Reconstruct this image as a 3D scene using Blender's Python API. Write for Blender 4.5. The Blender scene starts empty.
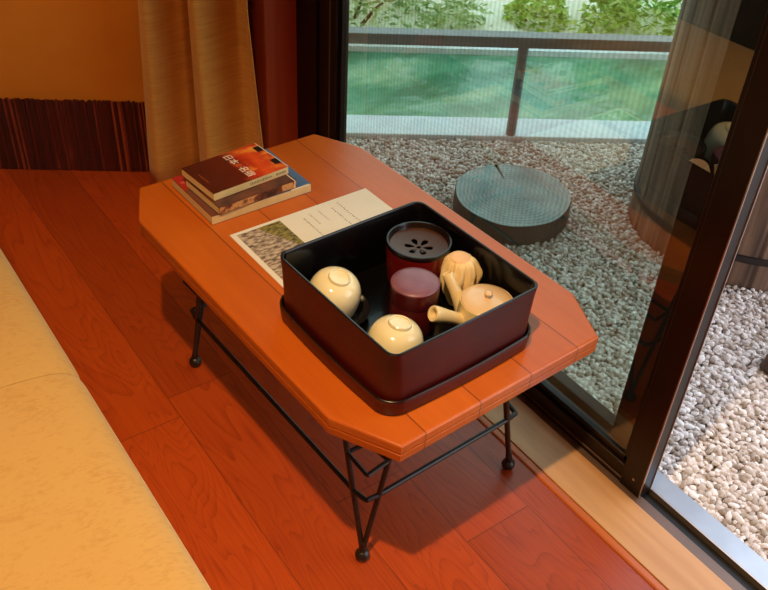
import bpy, bmesh, math, random
import numpy as np
from mathutils import Vector, Matrix
from math import sin, cos, pi, radians as rad, sqrt

K = 1.1                     # survey units -> metres
random.seed(7); rng = np.random.default_rng(7)
sc = bpy.context.scene
COL = sc.collection
H = .3547                   # table height
TX, TY, TH = .63505, .92785, .04402

# ------------------------------------------------------------------ helpers
def srgb(r, g, b):
    f = lambda c: (c/12.92 if c <= .04045 else ((c+.055)/1.055)**2.4)
    return (f(r/255), f(g/255), f(b/255), 1)

class MB:
    def __init__(s): s.v = []; s.f = []; s.mi = []
    def add(s, verts, faces, mi=0, M=None):
        o = len(s.v)
        for v in verts:
            v = Vector(v)
            if M is not None: v = M @ v
            s.v.append(tuple(v))
        for f in faces: s.f.append(tuple(o+i for i in f)); s.mi.append(mi)
        return s
    def box(s, x0, x1, y0, y1, z0, z1, mi=0, M=None):
        v = [(x0,y0,z0),(x1,y0,z0),(x1,y1,z0),(x0,y1,z0),(x0,y0,z1),(x1,y0,z1),(x1,y1,z1),(x0,y1,z1)]
        return s.add(v, [(3,2,1,0),(4,5,6,7),(0,1,5,4),(1,2,6,5),(2,3,7,6),(3,0,4,7)], mi, M)
    def rings(s, rings, mi=0, M=None, closed=True, cap0=False, cap1=False, mis=None):
        n = len(rings[0]); v = [p for r in rings for p in r]; o = len(s.v)
        s.add(v, [], mi, M)
        for k in range(len(rings)-1):
            m = mis[k] if mis else mi
            for i in range(n if closed else n-1):
                j = (i+1) % n
                s.f.append((o+k*n+i, o+k*n+j, o+(k+1)*n+j, o+(k+1)*n+i)); s.mi.append(m)
        if cap0: s.f.append(tuple(o+i for i in reversed(range(n)))); s.mi.append(mis[0] if mis else mi)
        if cap1: s.f.append(tuple(o+(len(rings)-1)*n+i for i in range(n))); s.mi.append(mis[-1] if mis else mi)
        return s
    def lathe(s, prof, segs=48, mi=0, M=None, mis=None, wob=None):
        rs = []
        for r, z in prof:
            rs.append([(max(r,1e-5)*cos(2*pi*i/segs), max(r,1e-5)*sin(2*pi*i/segs), z) for i in range(segs)])
        return s.rings(rs, mi, M, mis=mis, cap0=True, cap1=True)
    def tube(s, path, rad_, segs=12, mi=0, M=None, caps=True):
        P = [Vector(p) for p in path]; n = len(P)
        R = rad_ if isinstance(rad_, (list, tuple)) else [rad_]*n
        rs = []; prev = None
        for i in range(n):
            a = P[max(i-1,0)]; b = P[min(i+1,n-1)]
            t = (b-a).normalized() if (b-a).length > 1e-9 else prev_t
            prev_t = t
            if prev is None:
                u = t.orthogonal().normalized()
            else:
                u = (prev - t*prev.dot(t)).normalized()
            prev = u; w = t.cross(u)
            rs.append([tuple(P[i]+(u*cos(2*pi*k/segs)+w*sin(2*pi*k/segs))*R[i]) for k in range(segs)])
        return s.rings(rs, mi, M, cap0=caps, cap1=caps)
    def build(s, name, mats, parent=None, smooth=False, bevel=0, bseg=2, angle=35, loc=None, subd=0):
        me = bpy.data.meshes.new(name)
        me.from_pydata([tuple(c*K for c in v) for v in s.v], [], s.f)
        mats = mats if isinstance(mats, (list, tuple)) else [mats]
        for m in mats: me.materials.append(m)
        for p, i in zip(me.polygons, s.mi): p.material_index = i; p.use_smooth = smooth or bevel > 0
        bm = bmesh.new(); bm.from_mesh(me); bmesh.ops.recalc_face_normals(bm, faces=bm.faces)
        bm.to_mesh(me); bm.free()
        o = bpy.data.objects.new(name, me); COL.objects.link(o)
        if parent is not None: o.parent = parent
        if loc is not None: o.location = Vector(loc)*K
        if bevel:
            b = o.modifiers.new('bevel','BEVEL'); b.width = bevel*K; b.segments = bseg; b.limit_method='ANGLE'; b.angle_limit = rad(angle)
        if subd:
            q = o.modifiers.new('sub','SUBSURF'); q.levels = q.render_levels = subd
        if smooth or bevel:
            try: me.set_sharp_from_angle(angle=rad(angle if bevel else 40))
            except Exception: pass
        return o

def thing(name, label, cat, loc=(0,0,0), rz=0, group=None):
    o = bpy.data.objects.new(name, None); COL.objects.link(o)
    o.empty_display_size = .05
    o.location = Vector(loc)*K; o.rotation_euler = (0,0,rz)
    o['label'] = label; o['category'] = cat
    if group: o['group'] = group
    return o
def tag(o, label, cat, group=None, kind=None):
    o['label'] = label; o['category'] = cat
    if group: o['group'] = group
    if kind: o['kind'] = kind
    return o
def struct(o, label=None):
    o['kind'] = 'structure'
    if label: o['label'] = label
    return o
def tl(x, y, z=0):           # table-local -> world (survey units)
    c, s_ = cos(TH), sin(TH)
    return (TX+c*x-s_*y, TY+s_*x+c*y, z)
def bez(p0, p1, p2, n=8):
    p0, p1, p2 = map(Vector, (p0,p1,p2))
    return [tuple(p0*(1-t)**2+p1*2*t*(1-t)+p2*t*t) for t in [i/n for i in range(n+1)]]

# ------------------------------------------------------------------ materials
def mat(name, col, rough=.5, metal=0, coat=0, spec=.5, sheen=0):
    m = bpy.data.materials.new(name); m.use_nodes = True
    b = m.node_tree.nodes['Principled BSDF']
    b.inputs['Base Color'].default_value = col
    b.inputs['Roughness'].default_value = rough; b.inputs['Metallic'].default_value = metal
    b.inputs['Coat Weight'].default_value = coat; b.inputs['Coat Roughness'].default_value = .08
    b.inputs['Specular IOR Level'].default_value = spec
    b.inputs['Sheen Weight'].default_value = sheen
    return m
class NT:
    def __init__(s, m): s.m = m; s.t = m.node_tree; s.b = s.t.nodes.get('Principled BSDF')
    def n(s, typ, **kw):
        nd = s.t.nodes.new(typ)
        for k, v in kw.items():
            if k.startswith('i_'):
                nd.inputs[k[2:].replace('_',' ')].default_value = v
            else: setattr(nd, k, v)
        return nd
    def l(s, a, b): s.t.links.new(a, b)
    def coords(s, scale=(1,1,1), rot=(0,0,0), loc=(0,0,0)):
        tc = s.n('ShaderNodeTexCoord'); mp = s.n('ShaderNodeMapping')
        mp.inputs['Scale'].default_value = scale; mp.inputs['Rotation'].default_value = rot; mp.inputs['Location'].default_value = loc
        s.l(tc.outputs['Object'], mp.inputs['Vector']); return mp.outputs['Vector']
    def noise(s, vec, scale, detail=4, rough=.5, dist=0):
        nd = s.n('ShaderNodeTexNoise'); nd.inputs['Scale'].default_value = scale; nd.inputs['Detail'].default_value = detail
        nd.inputs['Roughness'].default_value = rough; nd.inputs['Distortion'].default_value = dist
        s.l(vec, nd.inputs['Vector']); return nd.outputs['Fac']
    def ramp(s, fac, stops, interp='LINEAR'):
        r = s.n('ShaderNodeValToRGB'); cr = r.color_ramp; cr.interpolation = interp
        while len(cr.elements) < len(stops): cr.elements.new(.5)
        for e, (p, c) in zip(cr.elements, stops): e.position = p; e.color = c
        s.l(fac, r.inputs['Fac']); return r.outputs['Color']
    def math(s, op, a, b=None, c=None, clamp=False):
        nd = s.n('ShaderNodeMath'); nd.operation = op; nd.use_clamp = clamp
        for i, x in enumerate((a, b, c)):
            if x is None: continue
            if hasattr(x, 'links') or hasattr(x, 'is_linked'): s.l(x, nd.inputs[i])
            else: nd.inputs[i].default_value = x
        return nd.outputs[0]
    def mix(s, fac, a, b, blend='MIX'):
        nd = s.n('ShaderNodeMix'); nd.data_type = 'RGBA'; nd.blend_type = blend
        for inp, x in ((nd.inputs[0], fac), (nd.inputs[6], a), (nd.inputs[7], b)):
            if hasattr(x, 'is_linked'): s.l(x, inp)
            else: inp.default_value = x
        return nd.outputs[2]
    def xyz(s, vec):
        nd = s.n('ShaderNodeSeparateXYZ'); s.l(vec, nd.inputs[0]); return nd.outputs
    def col(s, c): s.l(c, s.b.inputs['Base Color'])
    def bump(s, h, strength=.3, dist=.002):
        nd = s.n('ShaderNodeBump'); nd.inputs['Strength'].default_value = strength; nd.inputs['Distance'].default_value = dist
        s.l(h, nd.inputs['Height']); s.l(nd.outputs[0], s.b.inputs['Normal'])
    def rough(s, r): s.l(r, s.b.inputs['Roughness'])

def noisy(name, c1, c2, scale, rough=.6, stretch=(1,1,1), bump=0, detail=4, **kw):
    m = mat(name, c1, rough, **kw); t = NT(m); v = t.coords(stretch)
    f = t.noise(v, scale, detail)
    t.col(t.ramp(f, [(.35, c1), (.65, c2)]))
    if bump: t.bump(f, bump)
    return m

# floor planks: run along Y, widths .13 survey
def floor_mat():
    m = mat('floor_wood', (0,0,0,1), .3); t = NT(m); v = t.coords()
    o = t.xyz(v)
    W_ = .13*K
    xs = t.math('DIVIDE', t.math('SUBTRACT', o[0], (.647-.13*20)*K), W_)
    idx = t.math('FLOOR', xs); fx = t.math('FRACT', xs)
    hsh = t.math('FRACT', t.math('MULTIPLY', t.math('SINE', t.math('MULTIPLY', t.math('ADD', idx, 3.7), 12.9898)), 43758.5))
    # butt joints, every 1.9 m, offset per plank (plank 20 has one at y=.59)
    isq = t.math('COMPARE', idx, 20, .5)
    off = t.math('ADD', t.math('MULTIPLY', t.math('SUBTRACT', 1, isq), t.math('MULTIPLY', hsh, 1.9)), t.math('MULTIPLY', isq, .59*K))
    ys = t.math('DIVIDE', t.math('SUBTRACT', o[1], off), 1.9)
    iy = t.math('FLOOR', ys); fy = t.math('FRACT', ys)
    h2 = t.math('FRACT', t.math('MULTIPLY', t.math('SINE', t.math('ADD', t.math('MULTIPLY', idx, 7.13), t.math('MULTIPLY', iy, 3.31))), 9137.7))
    # grain: cathedral-ish rings from stretched noise
    cmb = t.n('ShaderNodeCombineXYZ')
    t.l(t.math('MULTIPLY', o[0], 5.5), cmb.inputs[0]); t.l(t.math('MULTIPLY', o[1], .9), cmb.inputs[1]); t.l(t.math('MULTIPLY', h2, 37.), cmb.inputs[2])
    big = t.noise(cmb.outputs[0], 1.6, 2, .5, .6)
    ring = t.math('FRACT', t.math('MULTIPLY', big, 26.))
    ringl = t.math('POWER', ring, 3.0)
    c2 = t.n('ShaderNodeCombineXYZ'); t.l(t.math('MULTIPLY', o[0], 260.), c2.inputs[0]); t.l(t.math('MULTIPLY', o[1], 9.), c2.inputs[1]); t.l(h2, c2.inputs[2])
    fine = t.noise(c2.outputs[0], 1.0, 3)
    g = t.math('ADD', t.math('MULTIPLY', ringl, .32), t.math('MULTIPLY', fine, .68))
    base = t.ramp(g, [(.1, srgb(192,82,26)), (.5, srgb(174,68,21)), (.95, srgb(126,42,15))])
    tint = t.ramp(h2, [(0, srgb(225,215,210)), (.5, srgb(255,250,245)), (1, srgb(240,228,215))])
    base = t.mix(1.0, base, tint, 'MULTIPLY')
    e = t.math('MINIMUM', fx, t.math('SUBTRACT', 1, fx))
    seam = t.math('LESS_THAN', e, .007)
    e2 = t.math('MINIMUM', fy, t.math('SUBTRACT', 1, fy))
    seam2 = t.math('LESS_THAN', e2, .0006)
    sm = t.math('MAXIMUM', seam, seam2)
    t.col(t.mix(t.math('MULTIPLY', sm, .5), base, srgb(50,18,10)))
    t.rough(t.math('ADD', .27, t.math('MULTIPLY', fine, .16)))
    t.bump(t.math('SUBTRACT', t.math('MULTIPLY', g, -.25), sm), .25, .0015)
    return m
def table_mat():
    m = mat('table_wood', (0,0,0,1), .3); t = NT(m); v = t.coords(); o = t.xyz(v)
    c2 = t.n('ShaderNodeCombineXYZ'); t.l(t.math('MULTIPLY', o[0], 90.), c2.inputs[0]); t.l(t.math('MULTIPLY', o[1], 5.), c2.inputs[1]); t.l(t.math('MULTIPLY', o[2], 60.), c2.inputs[2])
    fine = t.noise(c2.outputs[0], 1., 3)
    c3 = t.n('ShaderNodeCombineXYZ'); t.l(t.math('MULTIPLY', o[0], 9.), c3.inputs[0]); t.l(t.math('MULTIPLY', o[1], 2.), c3.inputs[1])
    blot = t.noise(c3.outputs[0], 1.6, 3)
    g = t.math('ADD', t.math('MULTIPLY', fine, .4), t.math('MULTIPLY', blot, .6))
    base = t.ramp(g, [(.3, srgb(204,106,32)), (.7, srgb(188,92,26))])
    xs = t.math('DIVIDE', t.math('ADD', o[0], .1405*K), .0925*K)
    fx = t.math('FRACT', t.math('ADD', xs, 10)); e = t.math('MINIMUM', fx, t.math('SUBTRACT', 1, fx))
    ins = t.math('LESS_THAN', t.math('ABSOLUTE', o[0]), .2*K)
    seam = t.math('MULTIPLY', t.math('LESS_THAN', e, .012), ins)
    tn = t.ramp(t.math('FRACT', t.math('MULTIPLY', t.math('FLOOR', xs), .377)), [(0, srgb(255,250,245)), (1, srgb(240,225,215))])
    base = t.mix(1., base, tn, 'MULTIPLY')
    t.col(t.mix(t.math('MULTIPLY', seam, .6), base, srgb(70,25,10)))
    t.rough(t.math('ADD', .26, t.math('MULTIPLY', g, .14)))
    t.bump(t.math('SUBTRACT', t.math('MULTIPLY', fine, .06), seam), .3, .001)
    return m
def glass_mat(name, tint, boost):
    m = bpy.data.materials.new(name); m.use_nodes = True; t = NT(m)
    for nd in list(t.t.nodes): t.t.nodes.remove(nd)
    out = t.n('ShaderNodeOutputMaterial'); tr = t.n('ShaderNodeBsdfTransparent'); gl = t.n('ShaderNodeBsdfGlossy')
    tr.inputs[0].default_value = tint; gl.inputs['Roughness'].default_value = 0; gl.inputs[0].default_value = (1,1,1,1)
    ge = t.n('ShaderNodeNewGeometry'); dp = t.n('ShaderNodeVectorMath', operation='DOT_PRODUCT')
    t.l(ge.outputs['Normal'], dp.inputs[0]); t.l(ge.outputs['Incoming'], dp.inputs[1])
    sch = t.math('POWER', t.math('SUBTRACT', 1, t.math('ABSOLUTE', dp.outputs['Value'])), 5.)
    f = t.math('ADD', t.math('MULTIPLY', sch, .9), boost, clamp=True)
    mx = t.n('ShaderNodeMixShader'); t.l(f, mx.inputs[0]); t.l(tr.outputs[0], mx.inputs[1]); t.l(gl.outputs[0], mx.inputs[2])
    t.l(mx.outputs[0], out.inputs[0]); return m
def screen_mat():
    m = bpy.data.materials.new('insect_mesh'); m.use_nodes = True; t = NT(m)
    for nd in list(t.t.nodes): t.t.nodes.remove(nd)
    out = t.n('ShaderNodeOutputMaterial'); tr = t.n('ShaderNodeBsdfTransparent'); df = t.n('ShaderNodeBsdfDiffuse')
    df.inputs[0].default_value = (.10,.12,.11,1)
    v = t.coords(); o = t.xyz(v)
    w = t.math('SINE', t.math('MULTIPLY', o[1], 2*pi/.0115)); w2 = t.math('SINE', t.math('MULTIPLY', o[2], 2*pi/.0115))
    f = t.math('ADD', .24, t.math('ADD', t.math('MULTIPLY', w, .075), t.math('MULTIPLY', w2, .02)))
    mx = t.n('ShaderNodeMixShader'); t.l(f, mx.inputs[0]); t.l(tr.outputs[0], mx.inputs[1]); t.l(df.outputs[0], mx.inputs[2])
    t.l(mx.outputs[0], out.inputs[0]); return m

M = {}
M['floor'] = floor_mat(); M['table'] = table_mat()
M['iron'] = noisy('black_iron', srgb(22,17,15), srgb(34,28,24), 60, .38, bump=.25)
M['sill'] = noisy('sill_wood', srgb(208,156,106), srgb(192,138,88), 3, .4, (14,1,14))
M['sill_edge'] = noisy('sill_edge_wood', srgb(200,104,46), srgb(180,88,36), 3, .35, (14,1,14))
M['frame'] = noisy('dark_frame', srgb(30,14,10), srgb(22,10,7), 8, .36, spec=.3)
M['frame2'] = noisy('dark_frame_outer', srgb(34,18,13), srgb(26,13,10), 8, .4, spec=.3)
M['gasket'] = mat('gasket', srgb(10,8,8), .5)
M['alu'] = noisy('aluminium', srgb(178,180,188), srgb(158,160,168), 6, .32, metal=.8)
M['brownalu'] = noisy('brown_aluminium', srgb(120,96,86), srgb(104,82,74), 6, .35, metal=.3)
M['linealu'] = mat('thin_metal', srgb(190,170,160), .3, .9)
M['glass'] = glass_mat('door_glass', (.54,.72,.62,1), .15)
M['screen'] = screen_mat()
M['wall'] = noisy('ochre_plaster', srgb(226,142,40), srgb(218,134,36), 6, .9, bump=.15)
M['post'] = noisy('red_wood_post', srgb(190,72,30), srgb(168,60,24), 2, .4, (20,20,1))
M['ceiling'] = noisy('ceiling_wood', srgb(92,60,38), srgb(78,50,32), 4, .8, (1,12,1))
M['pebbed'] = noisy('gravel_bed', srgb(170,156,142), srgb(140,128,116), 60, .95)
M['stone'] = noisy('pale_stone', srgb(226,234,240), srgb(212,220,228), 14, .5)
M['railwood'] = noisy('rail_wood', srgb(128,132,136), srgb(104,108,112), 5, .35, (1,1,12))
M['ochrefab'] = None

def fabric(name, c1, c2, weave=(500,500), rough=.95, blot=20):
    m = mat(name, c1, rough, sheen=.2); t = NT(m); v = t.coords((1,1,1))
    a = t.noise(v, blot, 5, .65)
    sp = t.noise(t.coords((1,2.2,1)), 90, 3, .6)
    f = t.math('ADD', t.math('MULTIPLY', a, .45), t.math('MULTIPLY', sp, .55))
    t.col(t.ramp(f, [(.36, c2), (.5, c1), (.7, c1)])); t.bump(t.noise(v, 700, 2), .25, .001); return m
M['sofa'] = fabric('sofa_fabric', srgb(204,158,88), srgb(194,146,76))
def curtain_mat():
    m = mat('curtain_fabric', srgb(214,158,86), .9, sheen=.15); t = NT(m); v = t.coords((1,1,22))
    a = t.noise(v, 14, 5, .6)
    t.col(t.ramp(a, [(.35, srgb(224,168,84)), (.65, srgb(208,150,70))])); t.bump(t.noise(t.coords((1,1,8)), 160, 2), .2, .001); return m
M['curtain'] = curtain_mat()
M['darkfab'] = noisy('dark_back_fabric', srgb(60,40,28), srgb(48,32,22), 40, .9)
M['darkwood'] = noisy('dark_wood', srgb(70,34,20), srgb(55,26,15), 4, .4, (12,1,12))

def lacquer(name, c1, c2, rough=.22, coat=.4):
    m = noisy(name, c1, c2, 9, rough, coat=coat, spec=.35); return m
M['wine'] = lacquer('wine_lacquer', srgb(78,11,7), srgb(60,8,5), .42, 0)
M['blacklac'] = lacquer('black_lacquer', srgb(7,5,7), srgb(10,8,10), .22, .2)
M['saucer'] = lacquer('saucer_lacquer', srgb(24,20,24), srgb(30,25,28), .2, .5)
M['rimlac'] = lacquer('rim_lacquer', srgb(26,14,13), srgb(20,11,11), .3, .3)
M['winelid'] = lacquer('wine_lacquer_lid', srgb(76,13,9), srgb(60,9,7), .34, .1)
M['caddy'] = lacquer('caddy_lacquer', srgb(78,18,22), srgb(62,13,18), .3, .3)
M['caddysheen'] = noisy('caddy_top_sheen_lacquer', srgb(134,88,108), srgb(118,74,96), 40, .42, bump=.1, coat=.15)  # sky sheen on the lid is put into this lighter purplish colour
M['kensui'] = lacquer('red_lacquer', srgb(110,18,16), srgb(88,13,12), .22, .4)
M['kenplate'] = noisy('brown_lacquer_plate', srgb(60,34,20), srgb(74,42,24), 10, .4, coat=.1)
M['ceramic'] = noisy('cream_ceramic', srgb(234,222,186), srgb(226,212,174), 12, .12, coat=.5)
M['ceramic2'] = noisy('teapot_ceramic', srgb(238,216,170), srgb(228,204,156), 14, .25, coat=.4)
M['lidcer'] = noisy('teapot_lid_ceramic', srgb(236,206,172), srgb(226,194,158), 14, .2, coat=.5)
M['bundle'] = noisy('cream_wrapping', srgb(248,224,176), srgb(238,208,156), 50, .8, bump=.15)
M['bundletop'] = noisy('pink_cream_wrapping', srgb(240,200,160), srgb(234,190,150), 60, .8)
M['paper'] = noisy('white_paper', srgb(232,224,216), srgb(226,217,208), 8, .55)
M['pages'] = noisy('book_pages', srgb(230,208,160), srgb(214,190,140), 4, .8, (1,1,260))
M['creamcover'] = noisy('cream_spine', srgb(226,204,156), srgb(214,190,142), 30, .45)
M['ink'] = mat('grey_ink', srgb(120,100,84), .6); M['white'] = mat('white_ink', srgb(240,225,205), .5)
M['orangeink'] = mat('orange_ink', srgb(210,110,50), .5); M['pinkink'] = mat('pink_ink', srgb(230,120,120), .5)
M['blackink'] = mat('black_ink', srgb(28,18,20), .4)

def top_cover():
    m = mat('sunset_cover', (0,0,0,1), .3, coat=.2); t = NT(m); v = t.coords(); o = t.xyz(v)
    f = t.noise(v, 26, 4, .55, .5)
    d = t.math('ADD', t.math('DIVIDE', o[0], .148*K), t.math('MULTIPLY', t.math('SUBTRACT', f, .5), .35))
    c1 = t.ramp(d, [(.0, srgb(74,26,16)), (.5, srgb(96,30,18)), (.62, srgb(190,50,26)), (.78, srgb(226,84,34)), (1.0, srgb(190,44,34))])
    # glow bands running across
    w = t.noise(t.coords((14,30,1)), 1.6, 3)
    g = t.math('MULTIPLY', t.ramp(w, [(.5,(0,0,0,1)),(.68,(1,1,1,1))]), t.ramp(d, [(.5,(0,0,0,1)),(.72,(1,1,1,1))]))
    t.col(t.mix(g, c1, srgb(250,160,60))); return m
def spine_photo():
    m = mat('photo_spine', (0,0,0,1), .35); t = NT(m); v = t.coords((1,.3,1)); o = t.xyz(t.coords())
    f = t.noise(v, 60, 3, .6)
    big = t.noise(t.coords((1,.1,.1), loc=(.3,0,0)), 16, 1)
    g = t.math('ADD', t.math('MULTIPLY', f, .45), t.math('MULTIPLY', big, .6))
    t.col(t.ramp(g, [(.40, srgb(48,24,20)), (.5, srgb(120,62,40)), (.56, srgb(214,160,104)), (.7, srgb(90,44,36))])); return m
def bottom_cover():
    m = mat('blue_cover', (0,0,0,1), .3, coat=.3); t = NT(m); v = t.coords(); o = t.xyz(v)
    f = t.noise(v, 30, 3); d = t.math('ADD', t.math('DIVIDE', o[0], .19*K), t.math('MULTIPLY', t.math('SUBTRACT', f, .5), .12))
    t.col(t.ramp(d, [(.0, srgb(116,66,60)), (.11, srgb(100,66,64)), (.5, srgb(104,78,78)), (.6, srgb(70,98,140)), (.85, srgb(60,92,142)), (1., srgb(90,116,156))])); return m
def river_photo():
    m = mat('river_photo', (0,0,0,1), .45); t = NT(m); v = t.coords((1,2.4,1), rot=(0,0,.3)); o = t.xyz(t.coords())
    f = t.noise(v, 70, 4, .6)
    rock = t.ramp(f, [(.36, srgb(84,66,60)), (.48, srgb(150,130,118)), (.6, srgb(206,188,170)), (.75, srgb(150,128,110))])
    gr = t.ramp(t.noise(v, 90, 3), [(.35, srgb(70,60,34)), (.6, srgb(150,138,72))])
    d = t.math('ADD', t.math('ADD', t.math('DIVIDE', o[0], .08*K), t.math('DIVIDE', o[1], .09*K)), t.math('MULTIPLY', f, .5))
    d = t.math('ADD', t.math('ADD', t.math('DIVIDE', o[0], .08*K), t.math('DIVIDE', o[1], .178*K)), t.math('MULTIPLY', f, .3))
    k = t.math('GREATER_THAN', d, 1.62)
    t.col(t.mix(k, rock, gr)); return m
M['topcover'] = top_cover(); M['spinephoto'] = spine_photo(); M['botcover'] = bottom_cover(); M['river'] = river_photo()

def pebble_mat():
    m = mat('pebbles', (0,0,0,1), .75); t = NT(m)
    at = t.n('ShaderNodeAttribute', attribute_name='tone')
    base = t.ramp(at.outputs['Fac'], [(0, srgb(150,130,112)), (.2, srgb(202,186,176)), (.6, srgb(224,211,206)), (1, srgb(242,235,232))])
    t.col(base); return m
M['pebble'] = pebble_mat()
def reed_mat():
    m = mat('reeds', (0,0,0,1), .55); t = NT(m)
    at = t.n('ShaderNodeAttribute', attribute_name='tone')
    n_ = t.noise(t.coords((1,1,.25)), 50, 3)
    f = t.math('ADD', t.math('MULTIPLY', at.outputs['Fac'], .6), t.math('MULTIPLY', n_, .4))
    t.col(t.ramp(f, [(.2, srgb(66,20,12)), (.55, srgb(96,30,20)), (.8, srgb(165,76,50))])); return m
M['reed'] = reed_mat()
def leaf_mat(name, c1, c2, c3):
    m = mat(name, c1, .5); t = NT(m)
    at = t.n('ShaderNodeAttribute', attribute_name='tone')
    c = t.ramp(at.outputs['Fac'], [(0, c1), (.55, c2), (1, c3)]); t.col(c)
    out = [n for n in t.t.nodes if n.type == 'OUTPUT_MATERIAL'][0]
    tl_ = t.n('ShaderNodeBsdfTranslucent'); t.l(c, tl_.inputs[0])
    mx = t.n('ShaderNodeMixShader'); mx.inputs[0].default_value = .45
    t.l(t.b.outputs[0], mx.inputs[1]); t.l(tl_.outputs[0], mx.inputs[2]); t.l(mx.outputs[0], out.inputs[0]); return m
M['leafL'] = leaf_mat('leaf_soft', srgb(130,160,100), srgb(195,215,150), srgb(240,248,215))
M['leafR'] = leaf_mat('leaf_bright', srgb(95,150,50), srgb(175,212,85), srgb(245,250,180))
M['stem'] = mat('shrub_stem', srgb(80,60,40), .8)
def water_mat():
    m = mat('pond_water', srgb(70,150,120), .12, spec=.6); t = NT(m); v = t.coords()
    f = t.noise(t.coords((1,2.5,1), rot=(0,0,-.57)), 3.0, 3)
    t.col(t.ramp(f, [(.35, srgb(40,118,88)), (.5, srgb(84,150,118)), (.65, srgb(140,180,140))]))
    t.bump(t.noise(v, 9, 3), .5, .02); return m
M['water'] = water_mat()
M['bank'] = noisy('bank_earth', srgb(226,216,190), srgb(240,236,220), 12, .9)  # earth colour whitened to stand in for overexposed daylight
def barrel_mat():
    m = mat('barrel_wood', (0,0,0,1), .7); t = NT(m)
    f = t.noise(t.coords((1,1,.06)), 45, 4); t.col(t.ramp(f, [(.3, srgb(74,54,42)), (.5, srgb(116,88,70)), (.7, srgb(142,112,92))])); t.bump(f, .4, .003); return m
M['barrel'] = barrel_mat()
M['hoop'] = mat('barrel_hoop', srgb(40,30,28), .5, .3)
def logtop():
    m = mat('log_slice_top', (0,0,0,1), .6); t = NT(m); v = t.coords()
    nz = t.noise(v, 12, 3)
    ln = t.n('ShaderNodeVectorMath', operation='LENGTH'); o = t.xyz(v)
    c = t.n('ShaderNodeCombineXYZ'); t.l(o[0], c.inputs[0]); t.l(o[1], c.inputs[1]); t.l(c.outputs[0], ln.inputs[0])
    r = t.math('ADD', ln.outputs['Value'], t.math('MULTIPLY', nz, .012))
    w = t.math('SINE', t.math('MULTIPLY', r, 520.))
    f = t.math('ADD', t.math('MULTIPLY', w, .07), nz)
    t.col(t.ramp(f, [(.3, srgb(112,122,122)), (.7, srgb(160,170,168))])); t.bump(w, .3, .002); return m
M['logtop'] = logtop()
M['logside'] = noisy('log_bark', srgb(74,62,50), srgb(56,46,38), 10, .9, (1,1,.2), bump=.4)

# ------------------------------------------------------------------ room shell
KW = (-.302*0-.0, 0)
def P0(x): return 2.096 - (x-.375)*.6457           # oblique rear wall line
wn = Vector((.5425, .8401, 0))                     # outward normal of that wall
struct(MB().box(-1.52, .832, -1.2, 3.6, -.06, 0).build('floor', M['floor']), 'orange-red varnished plank floor')
# rear wall (oblique)
def oblique(xa, xb, z0, z1, t0, t1, name, m, bev=0):
    a = Vector((xa, P0(xa), 0)); b = Vector((xb, P0(xb), 0)); mb = MB()
    q = [a+wn*t0, b+wn*t0, b+wn*t1, a+wn*t1]
    v = [tuple(p+Vector((0,0,z0))) for p in q]+[tuple(p+Vector((0,0,z1))) for p in q]
    mb.add(v, [(3,2,1,0),(4,5,6,7),(0,1,5,4),(1,2,6,5),(2,3,7,6),(3,0,4,7)])
    return mb.build(name, m, bevel=bev)
struct(oblique(-1.52, .93, 0, 2.2, .006, .08, 'wall_rear', M['wall']), 'ochre plaster rear wall')
# reed baseboard
mb = MB(); a = Vector((-1.5, P0(-1.5), 0)); b = Vector((.88, P0(.88), 0)); L = (b-a).length; d = (b-a).normalized()
s = 0; tones = []
while s < L:
    w = random.uniform(.0035, .006); p = a+d*(s+w/2)+wn*.001; h = .19+random.uniform(-.003, .0025)
    tilt = random.uniform(-.0015,.0015)
    top = p+d*tilt
    n0 = len(mb.v)
    mb.tube([(p.x,p.y,0.001),(top.x,top.y,h)], w*.72, 6)
    tones += [random.random()**1.6]*(len(mb.v)-n0)
    s += w
ob = mb.build('baseboard_rear', M['reed'], smooth=True); struct(ob, 'dark red-brown reed skirting')
at = ob.data.attributes.new('tone','FLOAT','POINT'); at.data.foreach_set('value', tones)
struct(MB().box(-1.6,-1.52,-1.28,3.6,-.06,2.2).build('wall_left', M['wall']), 'ochre plaster side wall')
struct(MB().box(-1.6,1.05,-1.28,-1.2,-.06,2.2).build('wall_front', M['wall']))
struct(MB().box(-1.6,1.06,-1.28,3.6,2.2,2.26).build('ceiling', M['ceiling']))
struct(MB().box(.94,1.06,-1.28,1.9,1.9,2.2).build('wall_right', M['wall']))
struct(MB().box(.94,1.06,-1.2,-.62,-.06,1.9).build('wall_window_pier', M['wall']))
# red wooden corner post
struct(MB().box(.862,.952,1.593,1.80,0,2.2).build('trim_1', M['post'], bevel=.003), 'red-brown wooden corner post')
# sill board
struct(MB().box(.848,.931,-1.2,1.609,-.05,.004).build('trim_2', M['sill'], bevel=.001), 'pale wooden threshold board')
struct(MB().box(.832,.848,-1.2,1.609,-.05,.0035).build('trim_3', M['sill_edge'], bevel=.004, bseg=3), 'orange rounded threshold edge')
# tracks
mb = MB()
mb.box(.931,.952,-1.2,1.609,-.05,.001); mb.box(.952,.978,-1.2,1.609,-.05,-.012); 
struct(mb.build('trim_4', M['brownalu'], bevel=.0006), 'brown metal inner door track')
struct(MB().box(.954,.976,-1.2,1.609,-.012,-.009).build('trim_5', M['gasket']), 'black groove of the door track')
mb = MB(); mb.box(.976,.979,-1.2,1.609,-.05,.003)
struct(mb.build('trim_6', M['linealu'], bevel=.0004), 'thin bright rail of the door track')
struct(MB().box(.979,.984,-1.2,1.609,-.05,-.012).build('trim_7', M['gasket']), 'outer black groove')
struct(MB().box(.984,1.026,-1.2,1.9,-.05,-.004).build('trim_8', M['alu'], bevel=.001), 'silver metal outer door sill')
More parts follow.
